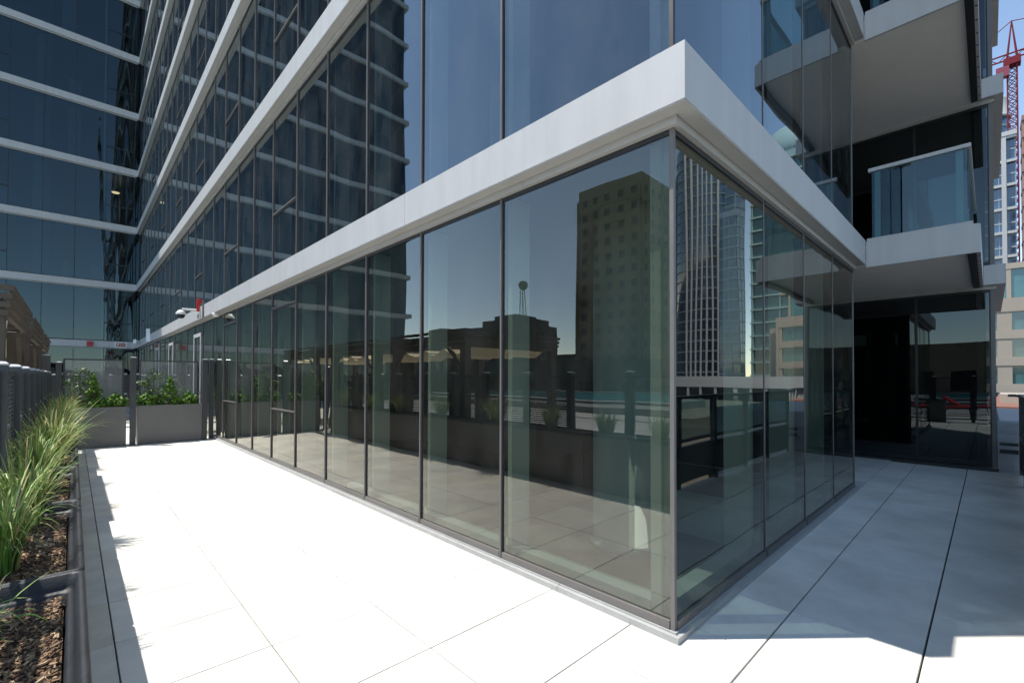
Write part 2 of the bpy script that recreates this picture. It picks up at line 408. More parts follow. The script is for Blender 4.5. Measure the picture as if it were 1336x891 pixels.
# ---- recess block on the right: side wall of glass, balconies
for L in range(0, 4):
    z0 = .06 if L == 0 else Z1+FF*(L-1); z1 = Z1+FF*L-FH-.07
    cutsy = [YR+.03, -.43, .92, 2.3, 3.7, 5.0]
    for a, b in zip(cutsy, cutsy[1:]):
        pm = MB(); pm.face([(XR, b-.02, z0), (XR, a+.02, z0), (XR, a+.02, z1), (XR, b-.02, z1)])
        wobj = kid(pm, 'side_window', G_SIDE, tower)
        fm = MB(); fm.box((XR-.02, a-.02, z0), (XR+.03, a+.02, z1)); fm.box((XR-.015, a+.0201, z0), (XR+.03, b-.0201, z0+.09)); fm.box((XR-.015, a+.0201, z1-.05), (XR+.03, b-.0201, z1)); sub(fm, 'frame', BLACK, wobj)
    b = MB(); zt = Z1+FF*L; zb = zt-FH
    b.box((XR-OV, YR-OV, zb), (XR+5, YR+.04, zt)); b.box((XR-OV, YR+.0401, zb), (XR+.04, -1.385, zt)); kid(b, 'side_band', BAND, tower)
    t = MB(); t.box((XR-.05, YR-.05, zb-.07), (XR+.05, 5, zb-.0008)); kid(t, 'side_trim', TRIM, tower)
    s = MB(); s.box((XR+.06, YR+.06, zb), (XR+6, 7, zt-.03)); kid(s, 'side_slab', INCE, tower)
    ef = MB(); ef.face([(XR+.02, YR, z0), (XR+5, YR, z0), (XR+5, YR, z1), (XR+.02, YR, z1)]); kid(ef, 'end_window', G_SIDE, tower)
    pp = MB(); pp.box((XR-.03, YR-.03, z0), (XR+.019, YR+.0299, z1)); kid(pp, 'corner_mullion', MULL, tower)
    rw = MB(); rw.box((XR+3.5, YR+.1, 0 if L == 0 else z0), (XR+3.6, 7, z1)); 
    rw.box((XE+.02, 5, z0-.05), (XR+.5, 5.1, z1+.3)); kid(rw, 'recess_wall', INWL, tower)
    rv = MB(); rv.box((XR+.12, YR+.12, z0), (XR+.3, YR+.22, z1)); kid(rv, 'window_reveals', INWH, tower)
b = MB(); b.box((XR+.05, YR+.05, -.02), (XR+6, 7, .02)); b.box((XR-.05, YR-.05, -.02), (XR+.04, 5, .045)); kid(b, 'side_sill', FENCE, tower)
for L in (0, 1):
    zt = Z1-.02+(FF-.01)*L; zb = zt-.385
    b = MB()
    b.box((XE+.01, -1.36, zb), (XE+.05, -.17, zt)); b.box((XE+.0501, -1.38, zb), (XR-OV-.004, -1.34, zt))
    bal = kid(b, 'balcony', BAND, tower)
    s = MB(); s.box((XE+.06, -1.33, zb+.04), (XR-.001, 4.99, zt-.05)); sub(s, 'balcony_soffit', SOFF, bal)
    ch = MB(); ch.box((XE+.0502, -1.339, zb-.006), (XR-.24, -1.25, zb+.0385)); sub(ch, 'edge_channel', BLACK, bal)
    bl = MB()
    for k in range(9): bl.lathe((XE+.3+.36*k, -1.36, zb-.004), [(.016, 0), (.016, .004)], 10)
    sub(bl, 'bolts', BLACK, bal)
    r = MB(); zr = 4.86+(FF-.01)*L
    r.box((XE+.02, -1.30, zr-.05), (XE+.08, -.2, zr)); r.box((XE+.0801, -1.30, zr-.05), (XR-.2, -1.245, zr)); r.box((XE+.01, -1.31, zt+.001), (XE+.10, -.18, zt+.045)); r.box((XE+.1001, -1.31, zt+.001), (XR-.2, -1.24, zt+.045))
    sub(r, 'handrail', BAND, bal)
    q = MB(); q.box((XE+.045, -1.26, zt+.046), (XE+.055, -.24, zr-.051)); q.box((XE+.12, -1.278, zt+.046), (XR-.25, -1.268, zr-.051)); sub(q, 'rail_glass', G_RAIL, bal)
    ps = MB(); ps.box((XE+.07, -.34, zt+.046), (XE+.11, -.27, zr-.051)); ps.box((XE+.07, -1.22, zt+.046), (XE+.11, -1.15, zr-.051)); ps.box((XR-.5, -1.24, zt+.046), (XR-.44, -1.2, zr-.051)); sub(ps, 'rail_post', FCAP, bal)
# tower mass above what the picture shows, so that the shade falls right
# ------------------------------------------------------------------ the wing
wing = empty('apartment_wing', (-9, WY, 0), 'dark blue glass wing with pale floor bands standing in shade across the far end', 'apartment wing')
WXE = -18.4
XW = [-.03]+[-.3-1.29*k for k in range(0, 15)]; XW = [x for x in XW if x > WXE+.4]
npane = 0
rg = MB(); rf = MB()
for L in range(0, 12):
    z0 = .05 if L == 0 else Z1+FF*(L-1)+.002; z1 = Z1+FF*L-FH
    if L > 8: xs = [x for x in XW if x < -8]
    else: xs = XW
    for k, x in enumerate(xs):
        xa = xs[k+1] if k+1 < len(xs) else WXE
        pm = glass_pane('y', xa+.01, x-.01, z0, z1, G_WING, WY, .003)
        fm = MB(); fm.box((x-.014, WY-.02, z0), (x+.014, WY+.02, z1)); fm.box((xa+.02, WY-.015, z0), (x-.02, WY+.02, z0+.06))
        if k % 4 == 1: fm.box((xa+.0141, WY-.02, z0+1.05), (x-.0141, WY+.02, z0+1.11))
        if k % 4 == 2: fm.m = 1; fm.box((x-.12, WY+.03, z0+.01), (x-.02, WY+.13, z1-.01)); fm.m = 0
        if k < 6 and 0 <= L < 8:
            wobj = kid(pm, 'window', G_WING, wing); sub(fm, 'frame', [BLACK, INWH], wobj)
        else:
            for src, dst in ((pm, rg), (fm, rf)):
                i = len(dst.v); dst.v += src.v; dst.f += [tuple(i+j for j in q) for q in src.f]; dst.c += src.c; dst.mi += src.mi
    xr = -OV if L <= 8 else -8
    zt = Z1+FF*L; zb = zt-FH
    b = MB(); b.box((WXE-.35, WY-OV, zb), (xr if L > 8 else -OV-.001, WY+.05, zt)); b.box((WXE-.35, WY+.0501, zb), (WXE-.05, WY+14, zt)); kid(b, 'floor_band', BAND, wing)
    t = MB(); t.box((WXE-.2, WY-.05, zb-.06), (xr-.06, WY-.0201, zb-.001)); kid(t, 'head_trim', TRIM, wing)
    s = MB(); s.box((WXE+.05, WY+.06, zb), (xr-.05, WY+12, zt-.03)); kid(s, 'floor_slab', INCE, wing)
tag(kid(rg, 'upper_glazing', G_WING, wing), kind='stuff'); tag(kid(rf, 'upper_frames', [BLACK, INWH], wing), kind='stuff')
b = MB(); b.box((WXE+.1, WY+3.2, 0), (6, WY+3.4, 36)); b.box((5.8, WY+.1, 0), (6, WY+3.2, 36)); b.box((WXE-.02, WY+.08, 0), (WXE+.05, WY+13, 41)); b.box((-8, WY+.1, 30.9), (-7.9, WY+12, 41))
for x in (-4.0, -9.2, -14.4): b.box((x-.08, WY+.2, 0), (x+.08, WY+3.1, 30))
kid(b, 'interior_walls', INWL, wing)
cu = MB()
for L in range(0, 8):
    for k in range(0, 14):
        if rc.random() < .35:
            z0 = .05 if L == 0 else Z1+FF*(L-1)+.05; x0 = -.4-1.29*k-rc.uniform(.1, .6); wd = rc.uniform(.2, .6); hh = rc.choice([2.9, 2.9, 1.0])
            cu.box((x0, WY+.35, z0), (x0+wd, WY+.38, z0+hh))
tag(kid(cu, 'curtains', CURT, wing), kind='stuff')
lp = MB(); lp.lathe((-1.1, WY+1.2, 10.1-.62+FF), [(.16, 0), (.2, .05), (.02, .09)], 16)
el = D.materials.new('lamp_glow'); el.use_nodes = True; ee = el.node_tree.nodes['Principled BSDF']; ee.inputs['Emission Color'].default_value = (1, .55, .25, 1); ee.inputs['Emission Strength'].default_value = 2.2
kid(lp, 'ceiling_lamp', el, wing)

# small devices on the bands
def device(name, loc, label, cat): return empty(name, loc, label, cat)
d = device('fire_strobe', (-OV, 14.35, 3.6), 'red fire alarm strobe bracketed to the sunlit band beside the dome camera', 'alarm')
m = MB(); m.bbox((-.32, 14.24, 3.58), (-.25, 14.34, 3.93), .01); m.box((-.25, 14.25, 3.80), (-OV-.001, 14.33, 3.92)); kid(m, 'housing', RED, d)
m = MB(); m.box((-.30, 14.26, 3.38), (-.27, 14.30, 3.499)); m.box((-.2, 14.16, 3.4), (-OV-.001, 14.2, 3.9)); kid(m, 'bracket', MULL, d)
d = device('security_camera', (-OV, 15.0, 3.55), 'beige dome security camera on an arm under the red strobe', 'camera')
m = MB(); m.box((-.2, 14.62, 3.52), (-OV-.001, 14.78, 3.78)); m.tube((-.2, 14.7, 3.66), (-.6, 14.75, 3.66), .035, .035, 10); kid(m, 'arm', WHT, d)
m = MB(); m.lathe((-.62, 14.76, 3.42), [(.02, .22), (.07, .2), (.125, .13), (.13, .10), (.12, .08)][::-1], 20); kid(m, 'housing', WHT, d, True)
m = MB(); m.lathe((-.62, 14.76, 3.36), [(.03, .03), (.08, .06), (.11, .138)], 18); kid(m, 'dome', BLACK, d, True)
d = device('soffit_camera', (-.1, 12.9, 3.35), 'small pale dome camera hanging below the band nearer than the strobe', 'camera')
m = MB(); m.lathe((-.11, 12.9, 3.30), [(.03, 0), (.07, .02), (.09, .06), (.09, .105)], 16); kid(m, 'housing', WHT, d, True)
d = device('fire_strobe', (-2.2, WY-OV, 3.6), 'square red fire alarm box on the shaded band of the far wing', 'alarm')
m = MB(); m.bbox((-2.33, WY-OV-.08, 3.44), (-2.05, WY-OV-.001, 3.72), .01); kid(m, 'housing', RED, d)
m = MB(); m.box((-2.27, WY-OV-.095, 3.50), (-2.11, WY-OV-.081, 3.66)); kid(m, 'lens', mat('red_dark', (.25, .008, .008), .3), d)
d = device('wall_sign', (-.85, WY-OV, 3.6), 'white framed sign with red panels on the shaded wing band near the inner corner', 'sign')
m = MB(); m.box((-1.12, WY-OV-.04, 3.40), (-.56, WY-OV-.001, 3.74)); kid(m, 'board', WHT, d)
m = MB(); m.box((-1.05, WY-OV-.05, 3.47), (-.88, WY-OV-.041, 3.69)); m.box((-.86, WY-OV-.05, 3.47), (-.63, WY-OV-.041, 3.69)); kid(m, 'panel', mat('sign_red', (.3, .05, .04), .5), d)
m = MB(); m.box((-1.0, WY-OV-.054, 3.52), (-.94, WY-OV-.0501, 3.66)); m.box((-.82, WY-OV-.054, 3.6), (-.67, WY-OV-.0501, 3.62)); m.box((-.82, WY-OV-.054, 3.54), (-.67, WY-OV-.0501, 3.56)); kid(m, 'marks', WHT, d)
d = device('wall_light', (-OV, 27, 3.6), 'slim white vertical wall light on the tower band close to the inner corner', 'light')
m = MB(); m.bbox((-.30, 27.0, 3.42), (-OV-.001, 27.25, 4.05), .01); kid(m, 'body', mat('white_gloss', (.8, .82, .85), .3), d)
d = device('spot_light', (-OV, 31.5, 3.6), 'small round floodlight on the band right at the inner corner', 'light')
m = MB(); m.tube((-OV-.001, 31.5, 3.62), (-.42, 31.3, 3.66), .05, .12, 14); kid(m, 'head', WHT, d)

# ------------------------------------------------------------------ left planters with black liners
PX0, PX1 = -2.81, -3.17
seams = [-.30, 1.30, 2.875, 4.49, 6.08, 7.68, 9.28, 10.88, 12.46]
desc = ['nearest', 'second', 'third', 'fourth', 'fifth', 'sixth', 'seventh', 'eighth']
def planter(x0, x1, y0, y1, h, label, liner=True, group='metal planters along the louvre fence'):
    p = empty('planter', ((x0+x1)/2, (y0+y1)/2, 0), label, 'planter', group)
    m = MB(); x0, x1 = min(x0, x1), max(x0, x1); t = .004
    g = .006
    m.box((x0, y0+g, 0.01), (x1, y0+g+t, h-.012)); m.box((x0, y1-g-t, 0.01), (x1, y1-g, h-.012))
    m.box((x0, y0+g+t, 0.01), (x0+t, y1-g-t, h-.012)); m.box((x1-t, y0+g+t, 0.01), (x1, y1-g-t, h-.012))
    if not liner:
        m.box((x0, y0+g, h-.0119), (x0+.025, y1-g, h)); m.box((x1-.025, y0+g, h-.0119), (x1, y1-g, h)); m.box((x0+.025, y0+g, h-.0119), (x1-.025, y0+g+.025, h)); m.box((x0+.025, y1-g-.025, h-.0119), (x1-.025, y1-g, h))
        m.box((x0+.01, y0+.02, h-.1), (x1-.01, y1-.02, h-.09))
    kid(m, 'box', PLNT, p)
    if liner:
        l = MB(); rr = []
        prof = [(-.002, h-.05), (-.004, h-.004), (.002, h+.003), (.012, h+.004), (.02, h-.002), (.030, h-.045), (.036, h-.058), (.044, h-.062), (.052, h-.068), (.060, h-.16)]
        for ins, z in prof:
            r0 = .03; pts = []
            ax, bx, ay, by = x0+ins, x1-ins, y0+.004+ins, y1-.004-ins
            for cx, cy, a0 in ((bx-r0, by-r0, 0), (ax+r0, by-r0, 90), (ax+r0, ay+r0, 180), (bx-r0, ay+r0, 270)):
                for q in range(5):
                    a = math.radians(a0+22.5*q); pts.append((cx+r0*math.cos(a), cy+r0*math.sin(a), z))
            rr.append(pts)
        l.rings(rr); kid(l, 'liner', LINER, p, True)
        # cross ledge moulded at both ends
        e = MB(); e.bbox((x0+.055, y0+.06, h-.15), (x1-.055, y0+.10, h-.07), .01); kid(e, 'end_ledge', LINER, p); e = MB(); e.bbox((x0+.055, y1-.16, h-.15), (x1-.055, y1-.06, h-.07), .012); kid(e, 'end_ledge', LINER, p)
    return p
for i in range(8):
    planter(PX0, PX1, seams[i], seams[i+1], .862, 'dark planter with black plastic liner, %s from the viewer along the louvre fence' % desc[i])
mu = MB(); rm = random.Random(11)
for i in range(8):
    y0, y1 = seams[i]+.07, seams[i+1]-.07; x0, x1 = PX1+.06, PX0-.06
    nx, ny = 8, 34
    hts = [[.765+rm.uniform(-.012, .012) for _ in range(ny+1)] for _ in range(nx+1)]
    for a in range(nx):
        for b in range(ny):
            P4 = [(x0+(x1-x0)*(a+da)/nx, y0+(y1-y0)*(b+db)/ny, hts[a+da][b+db]) for da, db in ((0, 0), (1, 0), (1, 1), (0, 1))]
            mu.face(P4)
tag(mu.build('soil', MULCH), kind='structure')
ch = MB()
cols = [(.20, .11, .055), (.10, .06, .035), (.30, .19, .10), (.06, .035, .02), (.42, .30, .18), (.16, .10, .06)]
for i in range(8):
    n = (9000, 9000, 6000, 1400, 900, 500, 300, 300)[i]
    for _ in range(n):
        x = rm.uniform(PX1+.07, PX0-.07); y = rm.uniform(seams[i]+.08, seams[i+1]-.08); z = .772+rm.uniform(-.006, .022)
        L = rm.uniform(.004, .014)*(1 if i < 3 else 1.8); W = L*rm.uniform(.2, .5); T = rm.uniform(.0015, .004)
        a = rm.uniform(0, 6.28); tx = rm.uniform(-.5, .5); ty = rm.uniform(-.5, .5)
        Mx = Matrix.Rotation(a, 3, 'Z') @ Matrix.Rotation(tx, 3, 'X') @ Matrix.Rotation(ty, 3, 'Y')
        i0 = len(ch.v); c = rm.choice(cols); k = rm.uniform(.5, 1.25); c = tuple(q*k for q in c)
        for sx, sy, sz in ((-1, -1, -1), (1, -.7, -1), (.8, 1, -1), (-1, .8, -1), (-1, -1, 1), (1, -.7, 1), (.8, 1, 1), (-1, .8, 1)):
            v = Mx @ Vector((sx*L, sy*W, sz*T)); ch.v.append((x+v.x, y+v.y, z+v.z))
        for q in ((4, 5, 6, 7), (0, 1, 5, 4), (1, 2, 6, 5), (2, 3, 7, 6), (3, 0, 4, 7)):
            ch.f.append(tuple(i0+j for j in q)); ch.c.append(c); ch.mi.append(0)
tag(ch.build('wood_chip_mulch', CHIP), 'reddish brown wood chip mulch filling the planters by the fence', 'mulch', kind='stuff')

# ornamental grass clumps
def grass(x, y, n, hgt, spread, label, seed, dry=.1, lean=(0, 0)):
    r = random.Random(seed); z0 = .77
    mb = MB()
    for i in range(n):
        a = r.uniform(0, 6.283); rad = .06*math.sqrt(r.random())
        bx, by = x+rad*math.cos(a)*1.2, y+rad*math.sin(a)*1.8
        a2 = a+r.gauss(0, .5); H = hgt*r.uniform(.45, 1.05); Sp = spread*r.uniform(.15, 1.1)*(H/hgt)
        dx, dy = math.cos(a2)*Sp+lean[0]*H, math.sin(a2)*Sp+lean[1]*H
        wdt = r.uniform(.0024, .0055); tw = r.uniform(0, 6.28)
        droop = r.uniform(.15, 1.25)
        q = r.random()
        if q < dry*.7: c = (.42, .30, .13)
        elif q < (.26 if seed < 5 else .44): c = (.50, .52, .20)
        elif q < .66: c = (.26, .34, .09)
        else: c = (.10+r.uniform(0, .06), .2+r.uniform(0, .08), .035)
        n_s = 8; side = Vector((-math.sin(a2+r.uniform(-.6, .6)), math.cos(a2), r.uniform(-.3, .3))).normalized()
        prev = None
        for s in range(n_s+1):
            t = s/n_s
            px = bx+dx*t**1.7; py = by+dy*t**1.7; pz = z0+H*(t - droop*.55*t**3.2)
            ww = wdt*(1-t)**.55*(.6+.8*min(1, t*4)) + .0003
            L_ = Vector((px, py, pz))+side*ww; R_ = Vector((px, py, pz))-side*ww; C_ = Vector((px, py, pz-.0012*(1-t)))
            if prev: mb.face([prev[0], prev[2], C_, L_], c); mb.face([prev[2], prev[1], R_, C_], tuple(k*.82 for k in c))
            prev = (L_, R_, C_)
    o = mb.build('ornamental_grass', LEAF, None, False, (x, y, z0))
    return tag(o, label, 'grass', 'variegated grasses in the fence planters')
gs = [(-3.11, .80, 90, .34, .18, 'small sparse green grass tuft at the near end of the fence planters, lowest at the left edge', 1),
      (-3.10, 1.75, 330, .58, .24, 'leafy green grass clump leaning in from the left edge in the second planter', 2),
      (-3.06, 2.62, 380, .60, .27, 'dense striped green grass clump behind the double black rim, third from the viewer', 3),
      (-3.06, 3.75, 420, .66, .32, 'tall variegated grass clump arching over the third planter', 4),
      (-3.00, 5.1, 520, .74, .42, 'large pale yellow striped grass clump whose blades arch out over the grey tiles', 5),
      (-3.02, 6.9, 460, .70, .36, 'sunlit yellow-green grass clump behind the large striped one', 6),
      (-3.0, 8.6, 420, .70, .36, 'grass clump in the sixth planter, partly hidden by nearer blades', 7),
      (-3.0, 10.2, 400, .72, .36, 'bushy green grass clump next to last in the fence planter row', 8),
      (-3.0, 11.8, 400, .74, .38, 'farthest grass clump of the row, beside the conical shrub planter', 9)]
for a in gs: grass(*a[:6], a[6])

# ------------------------------------------------------------------ louvre fence along the left
FX = -3.24; FHT = 1.81
fence = empty('louvre_fence', (FX, 6, 0), 'dark grey fence of capped square posts and horizontal louvres behind the grass planters', 'fence')
posts = [3.45+1.12*k for k in range(-5, 9)]
def post(root, x, y, h, w_=.05):
    m = MB(); m.bbox((x-w_, y-w_, .0), (x+w_, y+w_, h-.03), .004); p = kid(m, 'post', FENCE, root)
    c = MB(); c.rings([[(x-q, y-q, z), (x+q, y-q, z), (x+q, y+q, z), (x-q, y+q, z)] for q, z in ((w_+.004, h-.03), (w_+.004, h-.018), (w_*.75, h-.004), (w_*.3, h))], True, True); sub(c, 'cap', FCAP, p)
    bt = MB()
    for zz in (.35, 1.35): bt.tube((x+w_, y-.01, zz), (x+w_+.012, y-.01, zz), .012, .008, 8)
    sub(bt, 'bolt', FCAP, p)
for y in posts: post(fence, FX, y, FHT)
for k, (a, b) in enumerate(zip(posts, posts[1:])):
    m = MB(); a += .053; b -= .053
    m.box((FX-.015, a, 1.70), (FX+.015, b, 1.74)); m.box((FX-.015, a, .10), (FX+.015, b, .14))
    m.box((FX-.015, a, .1401), (FX+.015, a+.03, 1.6999)); m.box((FX-.015, b-.03, .1401), (FX+.015, b, 1.6999))
    if a > 3.0:
        z = .16
        while z < 1.69:
            m.box((FX-.0015, a+.03, z), (FX+.0015, b-.03, z+.021))
            z += .036
    else:
        m.box((FX-.012, a+.03, 1.56), (FX+.012, b-.03, 1.58))
        for j in range(1, 4): m.box((FX-.005, a+.03, .14+.3*j), (FX+.005, b-.03, .15+.3*j))
    kid(m, 'louvre_panel', FENCE, fence)

# cross fence: mesh screen behind two wide planters
YP = 13.28
cp = empty('mesh_screen', (-1.6, YP+.35, 0), 'woven mesh screen between tall capped posts closing the terrace behind the shrub planters', 'screen')
post(cp, -3.28, 12.9, 2.19, .06); post(cp, -3.10, 13.5, 2.05, .05)
post(cp, -1.775, YP+.05, 2.20, .058); post(cp, -.27, YP+.05, 2.19, .055); post(cp, -.09, YP+.2, 2.2, .05)
for x0, x1 in ((-3.03, -1.93), (-1.63, -.36)):
    m = MB(); yy = YP+.42; za, zb = .70, 2.13
    m.box((x0, yy-.018, za), (x0+.035, yy+.018, zb)); m.box((x1-.035, yy-.018, za), (x1, yy+.018, zb)); m.box((x0+.035, yy-.018, zb-.035), (x1-.035, yy+.018, zb)); m.box((x0+.035, yy-.018, za), (x1-.035, yy+.018, za+.035))
    pnl = kid(m, 'screen_frame', FENCE, cp)
    ms = MB(); s_ = .045; xx = x0+.035; hgt = zb-za-.07; wd = x1-x0-.07
    r_ = .0035
    def strip(xa, zaa, xb, zbb, dy):
        d = Vector((xb-xa, 0, zbb-zaa)).normalized(); nrm = Vector((-d.z, 0, d.x))*r_
        ms.face([(xa+nrm.x, yy+dy, zaa+nrm.z), (xa-nrm.x, yy+dy, zaa-nrm.z), (xb-nrm.x, yy+dy, zbb-nrm.z), (xb+nrm.x, yy+dy, zbb+nrm.z)])
    k = -hgt
    while k < wd:
        a0 = max(0, k); a1 = min(wd, k+hgt)
        if a1 > a0:
            strip(xx+a0, za+.035+(a0-k), xx+a1, za+.035+(a1-k), 0)
            strip(xx+a0, zb-.035-(a0-k), xx+a1, zb-.035-(a1-k), .004)
        k += s_
    sub(ms, 'mesh', FCAP, pnl)
    hg = MB()
    for zz in (1.25, 1.75):
        hg.box((x1+.001, yy-.05, zz), (x1+.06, yy-.03, zz+.04)); hg.box((x0-.06, yy-.05, zz), (x0-.001, yy-.03, zz+.04))
    kid(hg, 'hinge', FCAP, cp)
planter(-2.81, -1.90, YP, YP+.46, .965, 'wide grey metal planter left of the tall post, holding a conical shrub', False, 'wide planters across the end')
planter(-1.675, -.33, YP+.02, YP+.48, .975, 'widest grey metal planter between two tall posts at the end of the white paving', False, 'wide planters across the end')
planter(-1.6, -.5, 15.2, 15.7, .9, 'planter beyond the mesh screen', False, 'wide planters across the end')

def shrub(kind, x, y, z0, w_, h, n, label, seed, leaf=.02, cols=((.05, .12, .015), (.12, .24, .03), (.2, .34, .05)), cone=False, loose=False):
    r = random.Random(seed); p = empty(kind, (x, y, z0), label, 'shrub', 'shrubs in the end planters')
    mb = MB(); clumps = []
    if cone:
        for k in range(70):
            t = r.random()**1.1; a = r.uniform(0, 6.28); rad = w_*(1-t)**.8*r.uniform(.6, 1); clumps.append((x+rad*math.cos(a), y+rad*math.sin(a), z0+.03+h*t*.97, .055*(1-.4*t)))
    else:
        for k in range(42 if not loose else 60):
            a = r.uniform(0, 6.28); rad = w_*math.sqrt(r.random()); t = r.random()
            clumps.append((x+rad*math.cos(a), y+rad*math.sin(a)*.6, z0+.02+h*t*(1-.45*(rad/w_)**2), r.uniform(.04, .08) if not loose else r.uniform(.05, .14)))
    for i in range(n):
        cx, cy, cz, cr = clumps[r.randrange(len(clumps))]
        dv = Vector((r.gauss(0, 1), r.gauss(0, 1), r.gauss(0, 1))).normalized()*cr*r.uniform(.4, 1.0)
        pos = Vector((cx, cy, cz))+dv
        if pos.z < z0+.01: pos.z = z0+.01+r.uniform(0, .03)
        nrm = (dv.normalized()+Vector((r.uniform(-.6, .6), r.uniform(-.6, .6), r.uniform(-.1, .9)))).normalized()
        up = Vector((r.uniform(-.4, .4), r.uniform(-.4, .4), 1)) if cone else Vector((r.uniform(-1, 1), r.uniform(-1, 1), r.uniform(-.2, .8)))
        s1 = nrm.cross(up);
        if s1.length < .05: continue
        s1.normalize(); s2 = s1.cross(nrm).normalized(); L = leaf*r.uniform(.6, 1.3); W = L*(.42 if not cone else .3)
        c = cols[min(len(cols)-1, int(r.random()*len(cols)))]; kk = r.uniform(.75, 1.25); c = tuple(q*kk for q in c)
        mb.face([pos-s2*L, pos+s1*W-s2*L*.1, pos+s2*L, pos-s1*W-s2*L*.1], c)
    kid(mb, 'foliage', FOL, p)
    st = MB()
    if cone: st.tube((x, y, z0-.05), (x, y, z0+h*.8), .018, .006, 6)
    else:
        for k in range(7):
            cx, cy, cz, cr = clumps[r.randrange(len(clumps))]; st.tube((x+r.uniform(-.03, .03), y, z0-.05), (cx, cy, cz), .008, .003, 5)
    kid(st, 'stem', BARK, p)
shrub('conical_shrub', -2.50, YP+.2, .93, .19, .80, 7000, 'bright green conical shrub in the left of the two wide planters', 21, .022, ((.06, .15, .02), (.12, .25, .03), (.19, .34, .04)), cone=True)
shrub('conical_shrub', -1.02, YP+.2, .93, .21, .78, 7500, 'bright green conical shrub in the middle of the widest planter', 22, .022, ((.06, .15, .02), (.11, .23, .03), (.18, .32, .04)), cone=True)
shrub('round_shrub', -2.12, YP+.2, .93, .26, .36, 2600, 'low glossy-leaved shrub right of the left conical shrub', 23, .03)
shrub('round_shrub', -1.42, YP+.2, .93, .24, .34, 2400, 'low glossy-leaved shrub at the left end of the widest planter', 24, .03)
shrub('round_shrub', -.62, YP+.2, .93, .22, .36, 2200, 'low glossy-leaved shrub at the right end of the widest planter', 25, .03)
PALE = ((.08, .15, .04), (.15, .23, .08), (.21, .28, .12), (.05, .10, .02))
shrub('loose_shrub', -2.72, YP+.36, .93, .36, 1.0, 1500, 'tall loose pale-leaved shrub behind the left conical shrub', 26, .034, PALE, loose=True)
shrub('loose_shrub', -1.35, YP+.40, .93, .34, .92, 1300, 'tall loose pale-leaved shrub behind the left part of the widest planter', 27, .034, PALE, loose=True)
shrub('loose_shrub', -.75, 15.4, .88, .4, .8, 1400, 'loose shrub in the planter beyond the mesh screen', 28, .04, PALE, loose=True)
for k, (yy, hh) in enumerate(((9.9, .4), (6.3, .35))): pass
fb = empty('far_fence', (-2, 19, 0), 'grey louvred fence with short capped posts beyond the mesh screen', 'fence')
for x in (-3.3, -1.95, -1.05-.1, -.2): post(fb, x, 19, 1.78)
m = MB()
for k in range(40): m.box((-3.3, 19.02, .1+.042*k), (-.2, 19.03, .1+.042*k+.026))
kid(m, 'louvre_panel', FENCE, fb)

# ------------------------------------------------------------------ pergolas beyond the fence
def pergola(y0, label):
    p = empty('pergola', (-5, y0, 0), label, 'pergola', 'timber pergolas beyond the louvre fence')
    x0, x1, y1 = -6.6, -3.42, y0+3.35
    for x in (x0+.1, x1-.13):
        for y in (y0+.15, y1-.15):
            m = MB(); m.bbox((x-.1, y-.1, 0), (x+.1, y+.1, 2.44), .01); kid(m, 'post', WOOD, p)
    b = MB()
    for k, (z, o) in enumerate(((2.42, 0), (2.52, .02), (2.62, .035), (2.72, .05))):
        h = .065
        b.box((x1-.05+o, y0-o, z), (x1+o, y1+o, z+h)); b.box((x0-o, y0-o, z), (x0+.05-o, y1+o, z+h))
        b.box((x0+.05-o, y0-o, z), (x1-.05+o, y0+.05-o, z+h)); b.box((x0+.05-o, y1-.05+o, z), (x1-.05+o, y1+o, z+h))
    kid(b, 'beam', WOOD, p)
    r = MB()
    for k in range(9): r.box((x0+.06, y0+.25+.35*k, 2.55), (x1-.06, y0+.30+.35*k, 2.68))
    kid(r, 'rafter', WOOD, p)
    br = MB()
    for y, s in ((y0+.25, 1), (y1-.25, -1)):
        br.rings([[(x1-.1, y, 2.0+dz), (x1-.05, y, 2.0+dz), (x1-.05, y+s*.45, 2.42+dz), (x1-.1, y+s*.45, 2.42+dz)] for dz in (-.1, 0)], True, True)
    kid(br, 'brace', WOOD, p)
    c = MB(); n = 40
    for k in range(n):
        def zz(q): return 2.40-.16*abs(math.sin(q/n*math.pi*3))
        ya = y0+.3+(y1-y0-.6)*k/n; yb = y0+.3+(y1-y0-.6)*(k+1)/n
        c.face([(x0+.3, ya, zz(k)), (x1-.3, ya, zz(k)), (x1-.3, yb, zz(k+1)), (x0+.3, yb, zz(k+1))])
    kid(c, 'canopy', CANV, p, True)
pergola(6.6, 'brown timber pergola with sagging cream canopy, nearest of the row beyond the fence')
pergola(10.85, 'brown timber pergola second in the row behind the louvre fence')
pergola(15.3, 'brown timber pergola third in the row, just left of the mesh screen')

# ------------------------------------------------------------------ pool and sun loungers (seen mirrored in the glass)
pl = empty('swimming_pool', (-25, 12, 0), 'long turquoise swimming pool with dark surround, mirrored in the long glass face', 'pool')
m = MB(); m.box((-18.6, -2, .001), (-18, 30, .42)); m.box((-33, -2, .001), (-32.4, 30, .42)); m.box((-32.4, 29.4, .001), (-18.6, 30, .42)); m.box((-32.4, -2, .001), (-18.6, -1.4, .42)); m.box((-17.99, -2, .001), (-15.5, 30, .3)); kid(m, 'surround', mat('pool_stone', (.2, .2, .2), .7, var=.1), pl)
m = MB(); m.face([(-32.4, -1.4, .36), (-18.6, -1.4, .36), (-18.6, 29.4, .36), (-32.4, 29.4, .36)]); kid(m, 'water', WATER, pl)
m = MB(); m.box((-18.7, -2, .421), (-18.0, 30, .45)); m.box((-33, -2, .421), (-32.3, 30, .45)); kid(m, 'coping', SILL, pl)
FRAME = mat('lounger_frame', (.04, .04, .045), .4, .5); REDF = mat('red_fabric', (.55, .02, .03), .8)
